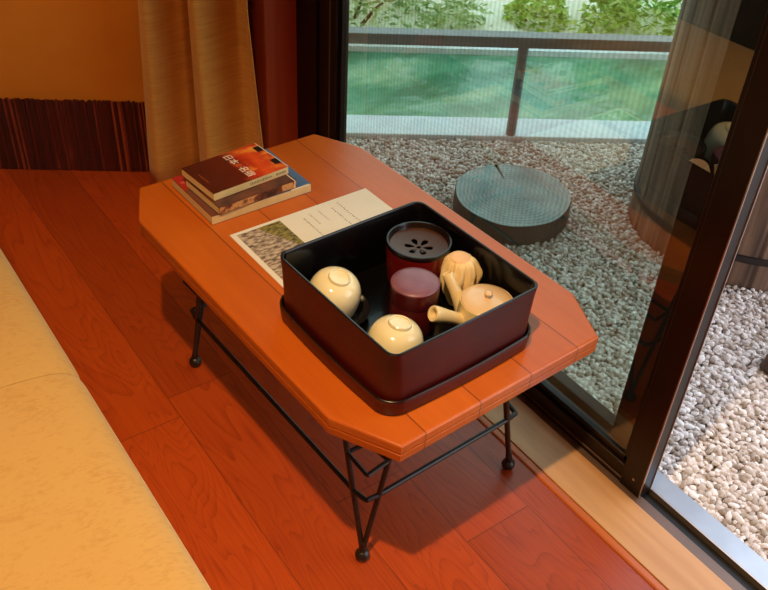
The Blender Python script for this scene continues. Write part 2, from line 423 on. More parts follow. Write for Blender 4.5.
# fixed door frame post at the far end
mb = MB(); mb.box(.938,.985,1.512,1.592,-.01,1.9); mb.box(.985,1.03,1.562,1.592,-.01,1.9)
struct(mb.build('trim_9', M['frame'], bevel=.001), 'dark brown fixed door frame post')
struct(MB().box(.948,1.03,1.607,1.90,-.05,2.2).build('wall_right_end', M['wall']))
struct(MB().box(.93,1.03,-.62,1.607,1.86,1.9).build('trim_10', M['frame'], bevel=.001))
struct(MB().box(.93,1.03,-.66,-.62,-.01,1.9).build('trim_11', M['frame'], bevel=.001))

# sliding glass door
D = thing('door_1', 'dark framed sliding glass door beside the table', 'glass door', (.958,1.02,0)); D['kind']='structure'
def dl(mb_box): return mb_box
X0, Y0 = .958, 1.02
def dbox(x0,x1,y0,y1,z0,z1,ox=X0,oy=Y0,mb=None):
    mb = mb or MB(); return mb.box(x0-ox,x1-ox,y0-oy,y1-oy,z0,z1)
mb = dbox(.942,.974,.499,.541,.002,1.855); mb = dbox(.950,.966,.541,.552,.045,1.8, mb=mb)
st = mb.build('stile', M['frame'], D, bevel=.0012)
mb = MB()
dbox(.9425,.9445,.4975,.4992,.005,1.85,mb=mb); dbox(.9705,.9725,.4975,.4992,.005,1.85,mb=mb)  # pale strips stand in for daylight highlights along the stile's end edges
mb.build('edge_line', M['linealu'], st)
mb = dbox(.942,.974,1.443,1.505,.002,1.855); dbox(.950,.966,1.433,1.443,.045,1.8,mb=mb)
st2 = mb.build('stile', M['frame'], D, bevel=.0012)
dbox(.9405,.942,1.462,1.466,.005,1.85).build('edge_line', M['brownalu'], st2)
mb = dbox(.944,.972,.541,1.443,.002,.042); dbox(.950,.966,.541,1.443,.042,.056,mb=mb)
bt = mb.build('bottom_rail', M['frame'], D, bevel=.0012)
dbox(.942,.944,.541,1.443,.012,.015).build('edge_line', M['brownalu'], bt)
dbox(.944,.972,.541,1.443,1.80,1.855).build('top_rail', M['frame'], D, bevel=.0012)
mb = MB(); mb.add([(-.003,.548-Y0,.052),(-.003,1.44-Y0,.052),(-.003,1.44-Y0,1.81),(-.003,.548-Y0,1.81)],[(0,1,2,3)])
mb.build('glass_pane', M['glass'], D)
dbox(.9415,.942,.515,.519,.03,.034).build('screw', M['linealu'], D)

# insect screen behind
S = thing('door_2', 'dark framed insect screen behind the glass door', 'screen door', (1.0,1.02,0)); S['kind']='structure'
def sbox(*a, mb=None): return dbox(*a, ox=1.0, oy=1.02, mb=mb)
sbox(.988,1.012,.53,.612,.0,1.855).build('stile', M['frame2'], S, bevel=.001)
sbox(.988,1.012,1.503,1.56,.0,1.855).build('stile', M['frame2'], S, bevel=.001)
sbox(.988,1.012,.612,1.503,.0,.05).build('bottom_rail', M['frame2'], S, bevel=.001)
sbox(.988,1.012,.612,1.503,1.79,1.855).build('top_rail', M['frame2'], S, bevel=.001)
mb = MB(); mb.add([(0,.608-1.02,.045),(0,1.507-1.02,.045),(0,1.507-1.02,1.8),(0,.608-1.02,1.8)],[(0,1,2,3)])
mb.build('mesh_screen', M['screen'], S)

# ------------------------------------------------------------------ sofa
sofa = thing('sofa', 'low sofa with mottled yellow-ochre fabric seat cushions', 'sofa', (0,.6,0))
sx1 = .213
def cushion(y0, y1):
    mb = MB(); n = 18
    # rounded slab cross-section (x,z) lofted along y with softened ends
    def sec(y, k):
        pts = []; x0, x1, z0, z1 = -.19, sx1, .16, .302
        r = .045; cx, cz = (x0+x1)/2, (z0+z1)/2
        for i in range(64):
            t = 2*pi*i/64; e = .40
            c_, s_ = cos(t), sin(t)
            px = cx+(x1-x0)/2*k*math.copysign(abs(c_)**e, c_); pz = cz+(z1-z0)/2*(.9+.1*k if k>.5 else k)*math.copysign(abs(s_)**.42, s_)
            if s_ > 0: pz += .006*(1-((px-cx)/((x1-x0)/2))**2)*k
            pts.append((px, y-.6, pz))
        return pts
    rs = []
    for j in range(13):
        a = j/12
        e = min(a, 1-a)*(y1-y0)
        k = 1-.055*math.exp(-e/.010)
        rs.append((y0+a*(y1-y0), k))
    ys = [y0+d_ for d_ in (0,.001,.003,.007,.014,.03,.06)]+[y0+(y1-y0)*q for q in (.25,.5,.75)]+[y1-d_ for d_ in (.06,.03,.014,.007,.003,.001,0)]
    rs = []
    for y in ys:
        e = min(y-y0, y1-y); k = 1-.022*math.exp(-e/.005)
        rs.append(sec(y, k))
    return mb.rings(rs, cap0=True, cap1=True).build('seat_cushion', M['sofa'], sofa, smooth=True)
cushion(-.52, .972); cushion(.973, 2.05)
MB().box(-.30,.185,-1.12,1.43,.05,.165).build('base', M['sofa'], sofa, bevel=.01)
MB().box(-.36,-.20,-1.12,1.43,.05,.62).build('backrest', M['darkfab'], sofa, bevel=.03, bseg=4)
for yy in (-1.08,1.39):
    for xx in (-.32,.14): MB().box(xx,xx+.04,yy-.02,yy+.02,0,.051).build('leg', M['darkwood'], sofa)

# ------------------------------------------------------------------ table
T = thing('low_table', 'low orange-brown wooden table with cut corners and black iron legs', 'table', tl(0,0,0), TH)
Lh, Wh, ca, cb = .3589, .225, .0907, .0447
def octa(o):                     # inset by o
    w, l = Wh-o, Lh-o; k = .41*o
    # offset of chamfer
    n = Vector((ca, cb)).normalized(); # chamfer normal direction (x gets ca, y gets cb)
    # line: ca*x + cb*y = c0 - o*|n|
    c0 = ca*Wh+cb*(Lh-ca) - o*sqrt(ca*ca+cb*cb)
    yA = (c0-ca*w)/cb; xB = (c0-cb*l)/ca
    return [(w,-yA),(w,yA),(xB,l),(-xB,l),(-w,yA),(-w,-yA),(-xB,-l),(xB,-l)]
rs = []
for z, o in ((H-.031,.004),(H-.0295,.001),(H-.017,.0),(H-.0162,.0022),(H-.0152,.0022),(H-.0144,0),(H-.003,0),(H-.001,.001),(H,.003)):
    rs.append([(x,y,z) for x,y in octa(o)])
MB().rings(rs, cap0=True, cap1=True).build('tabletop', M['table'], T, bevel=.0006, angle=20)
fx, fy = .1557, .2654
zt = H-.031
for sx, sy in ((-1,-1),(1,-1),(1,1),(-1,1)):
    mb = MB(); F = (sx*fx, sy*fy, .018)
    mb.tube([F, (sx*fx, sy*(fy-.078), zt)], .0044, 10)
    mb.tube([F, (sx*(fx-.066), sy*fy, zt)], .0044, 10)
    prof = [(0,.0)]+[(.0115*sin(pi*i/14), .0115-.0115*cos(pi*i/14)) for i in range(1,14)]+[(0,.023)]
    mb.lathe(prof, 20, M=Matrix.Translation((F[0],F[1],0)))
    # twisted collar where the rods meet
    mb.tube([(F[0],F[1],.02),(F[0]-sx*.002,F[1]-sy*.002,.04)], [.0062,.0052], 10)
    mb.build('leg', M['iron'], T, smooth=True)
    # square bracket at the top of the V
    zb = .20; dy = .078*(zb-.018)/(zt-.018); dx = .066*(zb-.018)/(zt-.018)
    pts = [(sx*fx, sy*(fy-dy), zb),(sx*(fx+.002), sy*(fy+.004), zb),(sx*(fx-dx), sy*fy, zb),(sx*(fx-dx+.004), sy*(fy-dy+.002), zb),(sx*fx, sy*(fy-dy), zb)]
    mb = MB()
    for i in range(4): mb.tube([pts[i], pts[i+1]], .0036, 8)
    mb.build('corner_bracket', M['iron'], T, smooth=True)
zr = .135; mb = MB(); dd = .022
ring = [(-fx,-fy+dd),(-fx+.003,-fy+.003),(-fx+dd*.7,-fy),(fx-dd,-fy),(fx,-fy+dd),(fx,fy-dd),(fx-dd,fy),(-fx+dd,fy),(-fx,fy-dd),(-fx,-fy+dd)]
ring = [(-fx,-fy+dd),(-fx+.004,-fy+.002),(-fx+dd,-fy),(fx-dd,-fy),(fx-.004,-fy+.002),(fx,-fy+dd),(fx,fy-dd),(fx-.004,fy-.002),(fx-dd,fy),(-fx+dd,fy),(-fx+.004,fy-.002),(-fx,fy-dd),(-fx,-fy+dd)]
for i in range(len(ring)-1): mb.tube([(*ring[i],zr),(*ring[i+1],zr)], .0042, 10)
mb.build('stretcher_ring', M['iron'], T, smooth=True)
mb = MB(); 
for (a_,b_) in (((-fx+.01,-.187),(-fx+.01,.187)),((fx-.01,-.187),(fx-.01,.187)),((-.1,-fy+.002),(.1,-fy+.002)),((-.1,fy-.002),(.1,fy-.002))):
    mb.box(min(a_[0],b_[0])-.008,max(a_[0],b_[0])+.008,min(a_[1],b_[1])-.006,max(a_[1],b_[1])+.006,zt-.003,zt)
mb.build('mounting_plate', M['iron'], T)

# ------------------------------------------------------------------ tray box
def rsq(hx, hy, r, bow, z, cx=0, cy=0, n=10, m=10):
    pts = []
    cs = [(hx-r,hy-r,0),(-hx+r,hy-r,pi/2),(-hx+r,-hy+r,pi),(hx-r,-hy+r,3*pi/2)]
    for i,(x,y,a) in enumerate(cs):
        for k in range(n+1):
            t = a+pi/2*k/n; pts.append((x+r*cos(t), y+r*sin(t)))
        x2,y2,a2 = cs[(i+1)%4]; t = a+pi/2
        p = (x+r*cos(t), y+r*sin(t)); q = (x2+r*cos(t), y2+r*sin(t))
        for k in range(1,m): pts.append((p[0]+(q[0]-p[0])*k/m, p[1]+(q[1]-p[1])*k/m))
    out = []
    for x,y in pts:
        u = max(0,1-(y/hy)**2); w = max(0,1-(x/hx)**2)
        ex = bow*u if abs(x) > hx-r*.9 else 0; ey = bow*w if abs(y) > hy-r*.9 else 0
        ex = bow*u*(abs(x)/hx)**6; ey = bow*w*(abs(y)/hy)**6
        out.append((x+math.copysign(ex,x)+cx, y+math.copysign(ey,y)+cy, z))
    return out
bx, by = -.0395, -.1865
Z = H+.0005
lid = thing('lacquer_lid', 'upturned shallow dark red lacquer lid under the tea box', 'tray', tl(bx,by,Z), TH)
hx, hy = .1312, .1322
rs = [rsq(hx-.004,hy-.004,.026,.004,0), rsq(hx-.001,hy-.001,.027,.005,.002), rsq(hx,hy,.027,.005,.012), rsq(hx+.0005,hy+.0005,.027,.005,.0255),
      rsq(hx-.0002,hy-.0002,.027,.005,.0268), rsq(hx-.0016,hy-.0016,.026,.005,.0272), rsq(hx-.0026,hy-.0026,.025,.005,.0262), rsq(hx-.0026,hy-.0026,.025,.005,.005)]
MB().rings(rs, cap0=True, cap1=True, mis=[0,0,0,1,1,1,0]).build('lid_shell', [M['winelid'], M['rimlac']], lid, smooth=True)
box = thing('tea_box', 'square dark red lacquer box with black inside, holding the tea set', 'box', tl(bx,by,Z+.0052), TH)
hx, hy = .1252, .1275; zh = .0985
rs = [rsq(hx-.003,hy-.003,.022,.003,0), rsq(hx,hy,.022,.0035,.003), rsq(hx,hy,.021,.003,.04), rsq(hx+.0003,hy+.0003,.017,.0015,.08), rsq(hx+.001,hy+.001,.0145,.0005,zh-.002),
      rsq(hx+.001,hy+.001,.0145,.0005,zh-.0008), rsq(hx-.0003,hy-.0003,.014,.0005,zh), rsq(hx-.0022,hy-.0022,.0125,.0005,zh-.0004), rsq(hx-.0032,hy-.0032,.012,.0005,zh-.002),
      rsq(hx-.0034,hy-.0034,.0155,.0015,.03), rsq(hx-.0036,hy-.0036,.0155,.0025,.007), rsq(hx-.006,hy-.006,.014,.002,.0045)]
MB().rings(rs, cap0=True, cap1=True, mis=[0,0,0,0,2,2,2,2,1,1,1]).build('box_shell', [M['wine'], M['blacklac'], M['rimlac']], box, smooth=True)
ZF = Z+.0052+.0045+.0004          # inside floor
zf = ZF-H

# tea cups and saucers
def saucer(x, y, label):
    o = thing('saucer', label, 'saucer', tl(x,y,ZF), TH)
    prof = [(0,0),(.026,0),(.0265,.003),(.034,.005),(.046,.0115),(.0485,.0135),(.0487,.0142),(.048,.0146),(.0455,.0128),(.034,.0070),(.027,.006),(0,.006)]
    MB().lathe(prof, 56).build('dish', M['saucer'], o, smooth=True)
    return o
saucer(-.1090,-.1190,'black lacquer saucer under the cup nearest the books')
saucer(-.1105,-.2500,'black lacquer saucer under the cup in the nearest corner of the box')
def cup(x, y, tilt, ax, label):
    o = thing('tea_cup', label, 'cup', tl(x,y,ZF+.0074+(.006 if tilt > .1 else .0015)), TH)
    # upside-down: mouth down, foot up
    prof_out = [(.0328,0),(.0348,.006),(.0366,.016),(.0373,.026),(.0368,.036),(.0350,.0445),(.0315,.052),(.0262,.0578),(.0190,.0612),(.0158,.0620)]
    foot = [(.0152,.0635),(.0150,.0655),(.0142,.0662),(.0128,.0658),(.0122,.0642),(.008,.0634),(0,.0632)]
    inn = [(0,.056),(.018,.055),(.0285,.049),(.0340,.036),(.0347,.022),(.0325,.006),(.0314,.001),(.0322,-.0002)]
    Mx = Matrix.Rotation(tilt, 4, ax)
    b = MB().lathe(inn+prof_out, 64, M=Mx); 
    b.build('bowl', M['ceramic'], o, smooth=True)
    MB().lathe([(.0165,.0605)]+foot, 48, M=Mx).build('foot_ring', M['ceramic'], o, smooth=True)
    return o
cup(-.1165,-.1145, rad(15), Vector((.96,.33,0)), 'cream ceramic tea cup, upside down, at the left of the box')
cup(-.1140,-.2500, rad(9), Vector((.26,.90,0)), 'cream ceramic tea cup, upside down in the nearest corner of the box')

# waste water bowl with flower pierced plate
kx, ky = .031, -.127
kn = thing('waste_water_bowl', 'round red lacquer bowl with a black flower-pierced strainer top', 'bowl', tl(kx,ky,ZF), TH)
zk = .079
prof = [(0,0),(.040,0),(.0415,.002),(.044,.02),(.0462,.05),(.047,.066),(.047,zk-.005)]
MB().lathe(prof+[(.0462,zk-.005),(.0445,zk-.0195),(0,zk-.020)], 72).build('body', M['kensui'], kn, smooth=True)
prof = [(.0462,zk-.007),(.0474,zk-.005),(.0476,zk),(.0466,zk+.0018),(.0445,zk+.0018),(.0432,zk),(.0425,zk-.006),(.0418,zk-.0068),(.0425,zk-.0075)]
mb = MB(); rsl = [[(r*cos(2*pi*i/72), r*sin(2*pi*i/72), z) for i in range(72)] for r,z in prof+[prof[0]]]
mb.rings(rsl).build('rim', M['rimlac'], kn, smooth=True)
# dished plate, holes cut out of a fine polar grid
nr, na = 42, 180; R_ = .0425
def ph(r): return zk-.0068-.005*(1-(r/R_)**2)
def hole(r, a):
    if r < .0028: return True
    for k in range(6):
        t = a-(k*pi/3+.25); t = (t+pi)%(2*pi)-pi
        u, w = r*cos(t)-.0135, r*sin(t)
        ww = .0034+.0014*(u/.007)
        if abs(u) < .0072 and abs(w) < ww*sqrt(max(0,1-(u/.0072)**2))*1.15: return True
    return False
vs, fs = [], []
for i in range(nr+1):
    r = R_*i/nr
    for j in range(na): vs.append((r*cos(2*pi*j/na), r*sin(2*pi*j/na), ph(r)))
for i in range(nr):
    for j in range(na):
        r = R_*(i+.5)/nr; a_ = 2*pi*(j+.5)/na
        if not hole(r, a_): fs.append((i*na+j, i*na+(j+1)%na, (i+1)*na+(j+1)%na, (i+1)*na+j))
pl = MB().add(vs, fs).build('strainer_plate', M['kenplate'], kn, smooth=True)
so = pl.modifiers.new('s','SOLIDIFY'); so.thickness = .0016*K; so.offset = -1
prof = [(0,zk-.0185),(.041,zk-.018)]
MB().lathe([(0,zk-.0195),(.0415,zk-.019),(.0415,zk-.0185),(0,zk-.0185)], 48).build('well_floor', M['blacklac'], kn)

# tea caddy
cd = thing('tea_caddy', 'plain cylindrical wine-coloured tea caddy with a purplish domed lid, sky sheen painted into its top', 'canister', tl(-.032,-.1955,ZF), TH)
MB().lathe([(0,0),(.031,0),(.0325,.0015),(.033,.006),(.033,.048),(.0325,.049),(0,.049)], 64).build('body', M['caddy'], cd, smooth=True)
MB().lathe([(.0322,.0492),(.0338,.0496),(.034,.051),(.034,.0715),(.0334,.0742),(.0315,.0760),(.024,.0776),(.012,.0786),(0,.0790)], 64, mis=[0,0,0,0,1,1,1,1]).build('lid', [M['caddy'], M['caddysheen']], cd, smooth=True)

# teapot (side handled)
kc = (.0385,-.2655)
kp = thing('teapot', 'small cream side-handled teapot with a knobbed round lid', 'teapot', tl(*kc,ZF), TH)
prof = [(0,.0015),(.022,.0015),(.0235,0),(.026,0),(.027,.0025),(.033,.010),(.0375,.020),(.0388,.030),(.0386,.040),(.0378,.047),(.0368,.052),(.0370,.0550),(.0366,.0572),(.0355,.0576),(.0345,.0560),(.032,.0535),(0,.0530)]
MB().lathe(prof, 72).build('body', M['ceramic2'], kp, smooth=True)
tlt = Matrix.Translation((0,0,.0555))@Matrix.Rotation(rad(2),4,'X')
ld = MB().lathe([(0,-.001),(.0338,0),(.0350,.0012),(.0350,.0022),(.0338,.0034),(.028,.0054),(.018,.0071),(.008,.0080),(0,.0082)], 64, M=tlt).build('lid', M['lidcer'], kp, smooth=True)
MB().lathe([(.0042,.0076),(.0036,.0095),(.0040,.0110),(.0056,.0128),(.0060,.0148),(.0050,.0166),(.0028,.0176),(0,.0180)], 32, M=tlt).build('knob', M['lidcer'], ld, smooth=True)
# handle: hollow tapered tube
dirh = Vector((-.083,.020,0)).normalized()
hz0, hz1 = .030, .058
def hp(u): return dirh*(.030+u*.052)+Vector((0,0,hz0+(hz1-hz0)*u**.9))
path = [hp(i/10) for i in range(11)]; rr = [.0125,.0105,.0092,.0086,.0086,.0089,.0094,.0100,.0106,.0111,.0111]
t_ = (hp(1)-hp(.9)).normalized()
end = hp(1)
path += [end+t_*.0012, end+t_*.0014, end+t_*.0003, end-t_*.010, end-t_*.018]; rr += [.0104,.0084,.0066,.0058,.003]
def tube_fixed(path, rr, segs=28):
    mb = MB(); ax = (Vector(path[3])-Vector(path[0])).normalized(); u = ax.orthogonal().normalized(); rs = []
    n_out = 11
    for i,p in enumerate(path):
        if i < n_out: a_ = Vector(path[max(i-1,0)]); b_ = Vector(path[min(i+1,n_out-1)]); t = (b_-a_).normalized()
        u = (u-t*u.dot(t)).normalized(); w = t.cross(u)
        rs.append([tuple(Vector(p)+(u*cos(2*pi*k/segs)+w*sin(2*pi*k/segs))*rr[i]) for k in range(segs)])
    return mb.rings(rs, cap0=True, cap1=True)
tube_fixed(path, rr).build('handle', M['ceramic2'], kp, smooth=True)
ds = Vector((-.020,.056,0)).normalized()
def sp(u): return ds*(.028+u*.036)+Vector((0,0,.024+.050*u**1.15))
path = [sp(i/10) for i in range(11)]; rr = [.0175,.0152,.0130,.0114,.0102,.0094,.0088,.0084,.0082,.0080,.0078]
t_ = (sp(1)-sp(.9)).normalized(); end = sp(1)
path += [end+t_*.0008, end+t_*.0008, end, end-t_*.006, end-t_*.012]; rr += [.0074,.0064,.0054,.0050,.003]
tube_fixed(path, rr).build('spout', M['ceramic2'], kp, smooth=True)

# crumpled bundle
bd = thing('wrapped_bundle', 'crumpled cream cloth-like bundle with a flat top behind the teapot spout', 'bundle', tl(.0560,-.1925,ZF), TH)
rs = []; seg = 96; nz = 40
for k in range(nz+1):
    z = k/nz; row = []
    for i in range(seg):
        a_ = 2*pi*i/seg
        base = .0150+.0125*sin(pi*min(1,z*.80+.05))**1.5
        if z > .9: base *= sqrt(max(0,1-((z-.9)/.1)**2))*.30+.70
        am = .5+.5*sin(pi*z)
        lobe = abs(sin(3.5*a_+1.2*z+.6*sin(5*z)))
        fold = -.24*(1-lobe)**2.2*am*(1.2-.5*z)+.03*sin(14*a_+9*z)*am+.02*sin(23*a_-13*z)+.06*sin(2*a_+4*z)+.035*sin(9*a_-6*z)*am+.16*math.exp(-((a_-5.55)/.30)**2)*math.exp(-((z-.72)/.2)**2)
        r = base*(1+fold)
        cx_ = r*cos(a_); cx_ = min(cx_, .0225)
        row.append((cx_-.002*z, r*sin(a_)+.001*z, .001+.078*z))
    rs.append(row)
Mx = Matrix.Rotation(rad(5),4,'Y')
MB().rings(rs, cap0=True, cap1=True).build('wrapping', M['bundle'], bd, smooth=True)
MB().lathe([(0,.0785),(.0140,.0788),(.0150,.0796),(.0140,.0806),(.010,.0813),(0,.0816)], 40, M=Matrix.Translation((-.003,.002,-.0008))).build('flat_top', M['bundletop'], bd, smooth=True)

# ------------------------------------------------------------------ printed matter
pp = thing('leaflet', 'white printed sheet with a river photo, partly behind the tea box', 'paper', tl(-.129,-.045,H+.0002), TH-.018)
mb = MB(); nx, ny = 10, 8; PW, PH = .2675, .194
v = []; f = []
for zz in (0,.0005):
    for j in range(ny+1):
        for i in range(nx+1): v.append((PW*i/nx, PH*j/ny, zz))
N = (nx+1)*(ny+1)
for j in range(ny):
    for i in range(nx):
        q = j*(nx+1)+i; f += [(q,q+nx+1,q+nx+2,q+1),(N+q,N+q+1,N+q+nx+2,N+q+nx+1)]
bd_ = [i for i in range(nx+1)]+[j*(nx+1)+nx for j in range(1,ny+1)]+[ny*(nx+1)+i for i in range(nx-1,-1,-1)]+[j*(nx+1) for j in range(ny-1,0,-1)]
for a_,b_ in zip(bd_, bd_[1:]+bd_[:1]): f.append((a_,b_,N+b_,N+a_))
mb.add(v,f).build('sheet', M['paper'], pp)
ph_ = MB().box(0,.080,0,.178,0,.00012).build('printed_photo', M['river'], pp, loc=(.009,.009,.00052))
# columns of tiny printed characters (illegible in the photo)
def glyphs(mb, x, y, n, sz, seed, z=0):
    r = random.Random(seed)
    for k in range(n):
        cy = y-k*sz*1.25
        for q in range(4):
            w_, h_ = (r.uniform(.4,.85)*sz, .13*sz) if r.random() < .55 else (.13*sz, r.uniform(.4,.8)*sz)
            px, py = x+r.uniform(-.25,.25)*sz, cy+r.uniform(-.28,.28)*sz
            mb.box(px-w_/2,px+w_/2,py-h_/2,py+h_/2,z,z+.0001)
for k,(x,y,n,sz) in enumerate(((.125,.170,14,.0042),(.140,.178,10,.0030),(.158,.176,9,.0030),(.182,.172,16,.0044),(.199,.180,17,.0044),(.233,.10,9,.0042))):
    mb = MB(); glyphs(mb, x, y, n, sz, k); mb.build('printed_text', M['ink'], pp, loc=(0,0,.00052))

def text(body, size, mat_, parent, loc, rz=0, name='title_lettering', extr=.0001, vertical=False, fix=None):
    cu = bpy.data.curves.new(name,'FONT'); cu.body = body; cu.size = size*K; cu.extrude = extr*K
    cu.align_x = 'CENTER'; cu.align_y = 'CENTER'; cu.space_line = .9
    o = bpy.data.objects.new(name, cu); COL.objects.link(o); bpy.context.view_layer.update()
    me = bpy.data.meshes.new_from_object(o.evaluated_get(bpy.context.evaluated_depsgraph_get()))
    bpy.data.objects.remove(o); me.name = name; me.materials.clear(); me.materials.append(mat_)
    q = bpy.data.objects.new(name, me); COL.objects.link(q); q.parent = parent
    q.location = Vector(loc)*K; q.rotation_euler = fix or (0,0,rz); return q

def book(name, label, corner, rz, w, d, t, cover, spine, z, spine_near=True):
    o = thing(name, label, 'book', tl(*corner, H+z), TH+rz, None)
    ct = .0009
    ix, iy = .002, .0016
    MB().box(ix*.3, w-ix*.3, (ct if spine_near else ix*.3), d-(ix*.3 if spine_near else ct), ct, t-ct).build('pages', M['pages'], o)
    c = MB().box(0, w, 0, d, 0, ct).box(0, w, 0, d, t-ct, t).build('cover', cover, o)
    y0, y1 = (0, ct) if spine_near else (d-ct, d)
    s_ = MB().box(0, w, y0, y1, ct, t-ct).build('spine', spine, o)
    return o, c
b3, c3 = book('paperback_book', 'largest book with a blue and brown cover, bottom of the stack', (-.1335,.189), rad(-.6), .190, .142, .0165, M['botcover'], M['creamcover'], .0004)
b2, c2_ = book('paperback_book', 'small paperback with a photo-patterned spine, middle of the stack', (-.1215,.1855), rad(1.5), .150, .108, .0140, M['botcover'], M['spinephoto'], .0173)
c2_.data.materials[0] = noisy('dark_photo_cover', srgb(60,34,34), srgb(110,60,44), 30, .3)
MB().box(.1460,.1476,-.0002,.1082,.0136,.0142).box(.1460,.1476,-.0003,0,.0,.0142).build('white_band', M['white'], b2)
b1, c1_ = book('paperback_book', 'small paperback with a dark red and orange sunset cover, top of the stack', (-.1185,.2055), rad(3.2), .147, .100, .0145, M['topcover'], M['creamcover'], .0317)
tt = .0145
text('日本', .0178, M['white'], b1, (.0810,.0755,tt+.0001), -pi/2)
text('の', .0135, M['orangeink'], b1, (.0810,.0512,tt+.0001), -pi/2)
text('名宿', .0178, M['white'], b1, (.0810,.0270,tt+.0001), -pi/2)
mb = MB(); glyphs(mb, 0, 0, 5, .0045, 31); q = mb.build('subtitle_lettering', M['orangeink'], b1, loc=(.0965,.055,tt)); 
mb = MB(); glyphs(mb, 0, 0, 8, .0030, 32); q = mb.build('author_lettering', M['orangeink'], b1, loc=(.012,.062,tt))
for y_ in (.070,.018): MB().box(.134,.1468,y_,y_+.018,tt,tt+.0002).build('cover_print', M['blackink'], b1)
MB().box(.1462,.1474,.0,.1,tt,tt+.0003).build('cover_edge', M['white'], b1)
mb = MB()
r_ = random.Random(5)
for k in range(22):
    x = .07+k*.0032 if k < 14 else .122+(k-14)*.0026
    h_ = r_.uniform(.002,.0042); mb.box(x,x+.0016,-.0002,0,tt/2-h_/2-.0005,tt/2+h_/2)
mb.build('spine_lettering', M['ink'], b1)
MB().box(.0005,.022,.094,.1415,.0165,.0167).build('cover_print', mat('red_print', srgb(180,44,40), .35), b3)
text('旅', .0085, M['pinkink'], b3, (.0080,.118,.0168), -pi/2, name='cover_lettering')
MB().box(.150,.186,-.0002,.0006,.0148,.0168).build('cover_edge', M['white'], b3)

# ------------------------------------------------------------------ curtain
def curtain():
    mb = MB(); nz, nu = 26, 150; rs = []
    a0 = Vector((.648,1.862)); b0 = Vector((.862,1.560))
    for k in range(nz+1):
        z = 2.1*(k/nz); 
        s_ = .985-.21*min(1,z/.5)
        mid = (a0+b0)/2+Vector((.004,-.004)); d = (b0-a0)*s_
        n = Vector((-(b0-a0).y, (b0-a0).x)).normalized()*-1       # towards the room
        row = []
        for i in range(nu+1):
            u = i/nu
            ph_ = 2*pi*(u*2.3)+.30*sin(1.6*z+u*2)
            amp = .031+.008*sin(1.3*z+1)
            w = amp*sin(ph_-.9)+.005*sin(2.3*ph_+.9*z)
            w -= .045*math.exp(-((u-.36+.02*z)/.016)**2)+.020*math.exp(-((u-.73-.05*z)/.05)**2)
            row.append((mid.x+d.x*(u-.5)+n.x*w, mid.y+d.y*(u-.5)+n.y*w, .006+z))
        rs.append(row)
    # front and back skin
    o = mb.rings(rs, closed=False).build('curtain', M['curtain'], smooth=True)
    so = o.modifiers.new('s','SOLIDIFY'); so.thickness = .0015
    return tag(o, 'ochre-beige fabric curtain hanging in folds in the room corner', 'curtain')
curtain()
cr = MB().tube([(.55,1.96,2.13),(.87,1.51,2.13)], .010, 12).build('curtain_rail', M['darkwood'], smooth=True)
tag(cr, 'wooden curtain rail above the ochre curtain', 'curtain rail')

# ------------------------------------------------------------------ outside
ZG = -.035

RD = Vector((.843,-.537,0)).normalized(); RN = Vector((RD.y*-1, RD.x, 0))   # along the railing, outwards
RP = Vector((1.647,1.601,0))
gq = [(1.026,-1.6),(3.6,-1.6),(3.6,1.601-(3.6-1.647)*.637),(1.026,1.601+.621*.637)]
struct(MB().rings([[(x,y,-.12) for x,y in gq],[(x,y,ZG-.010) for x,y in gq]], cap0=True, cap1=True).build('ground_outside', M['pebbed']), 'earth under the gravel')
def kl(x): return RP.y+(x-RP.x)*RD.y/RD.x
bc = Vector((1.848,.969,0)); br = .2686
lc = Vector((1.392,1.318,0)); lr = .146

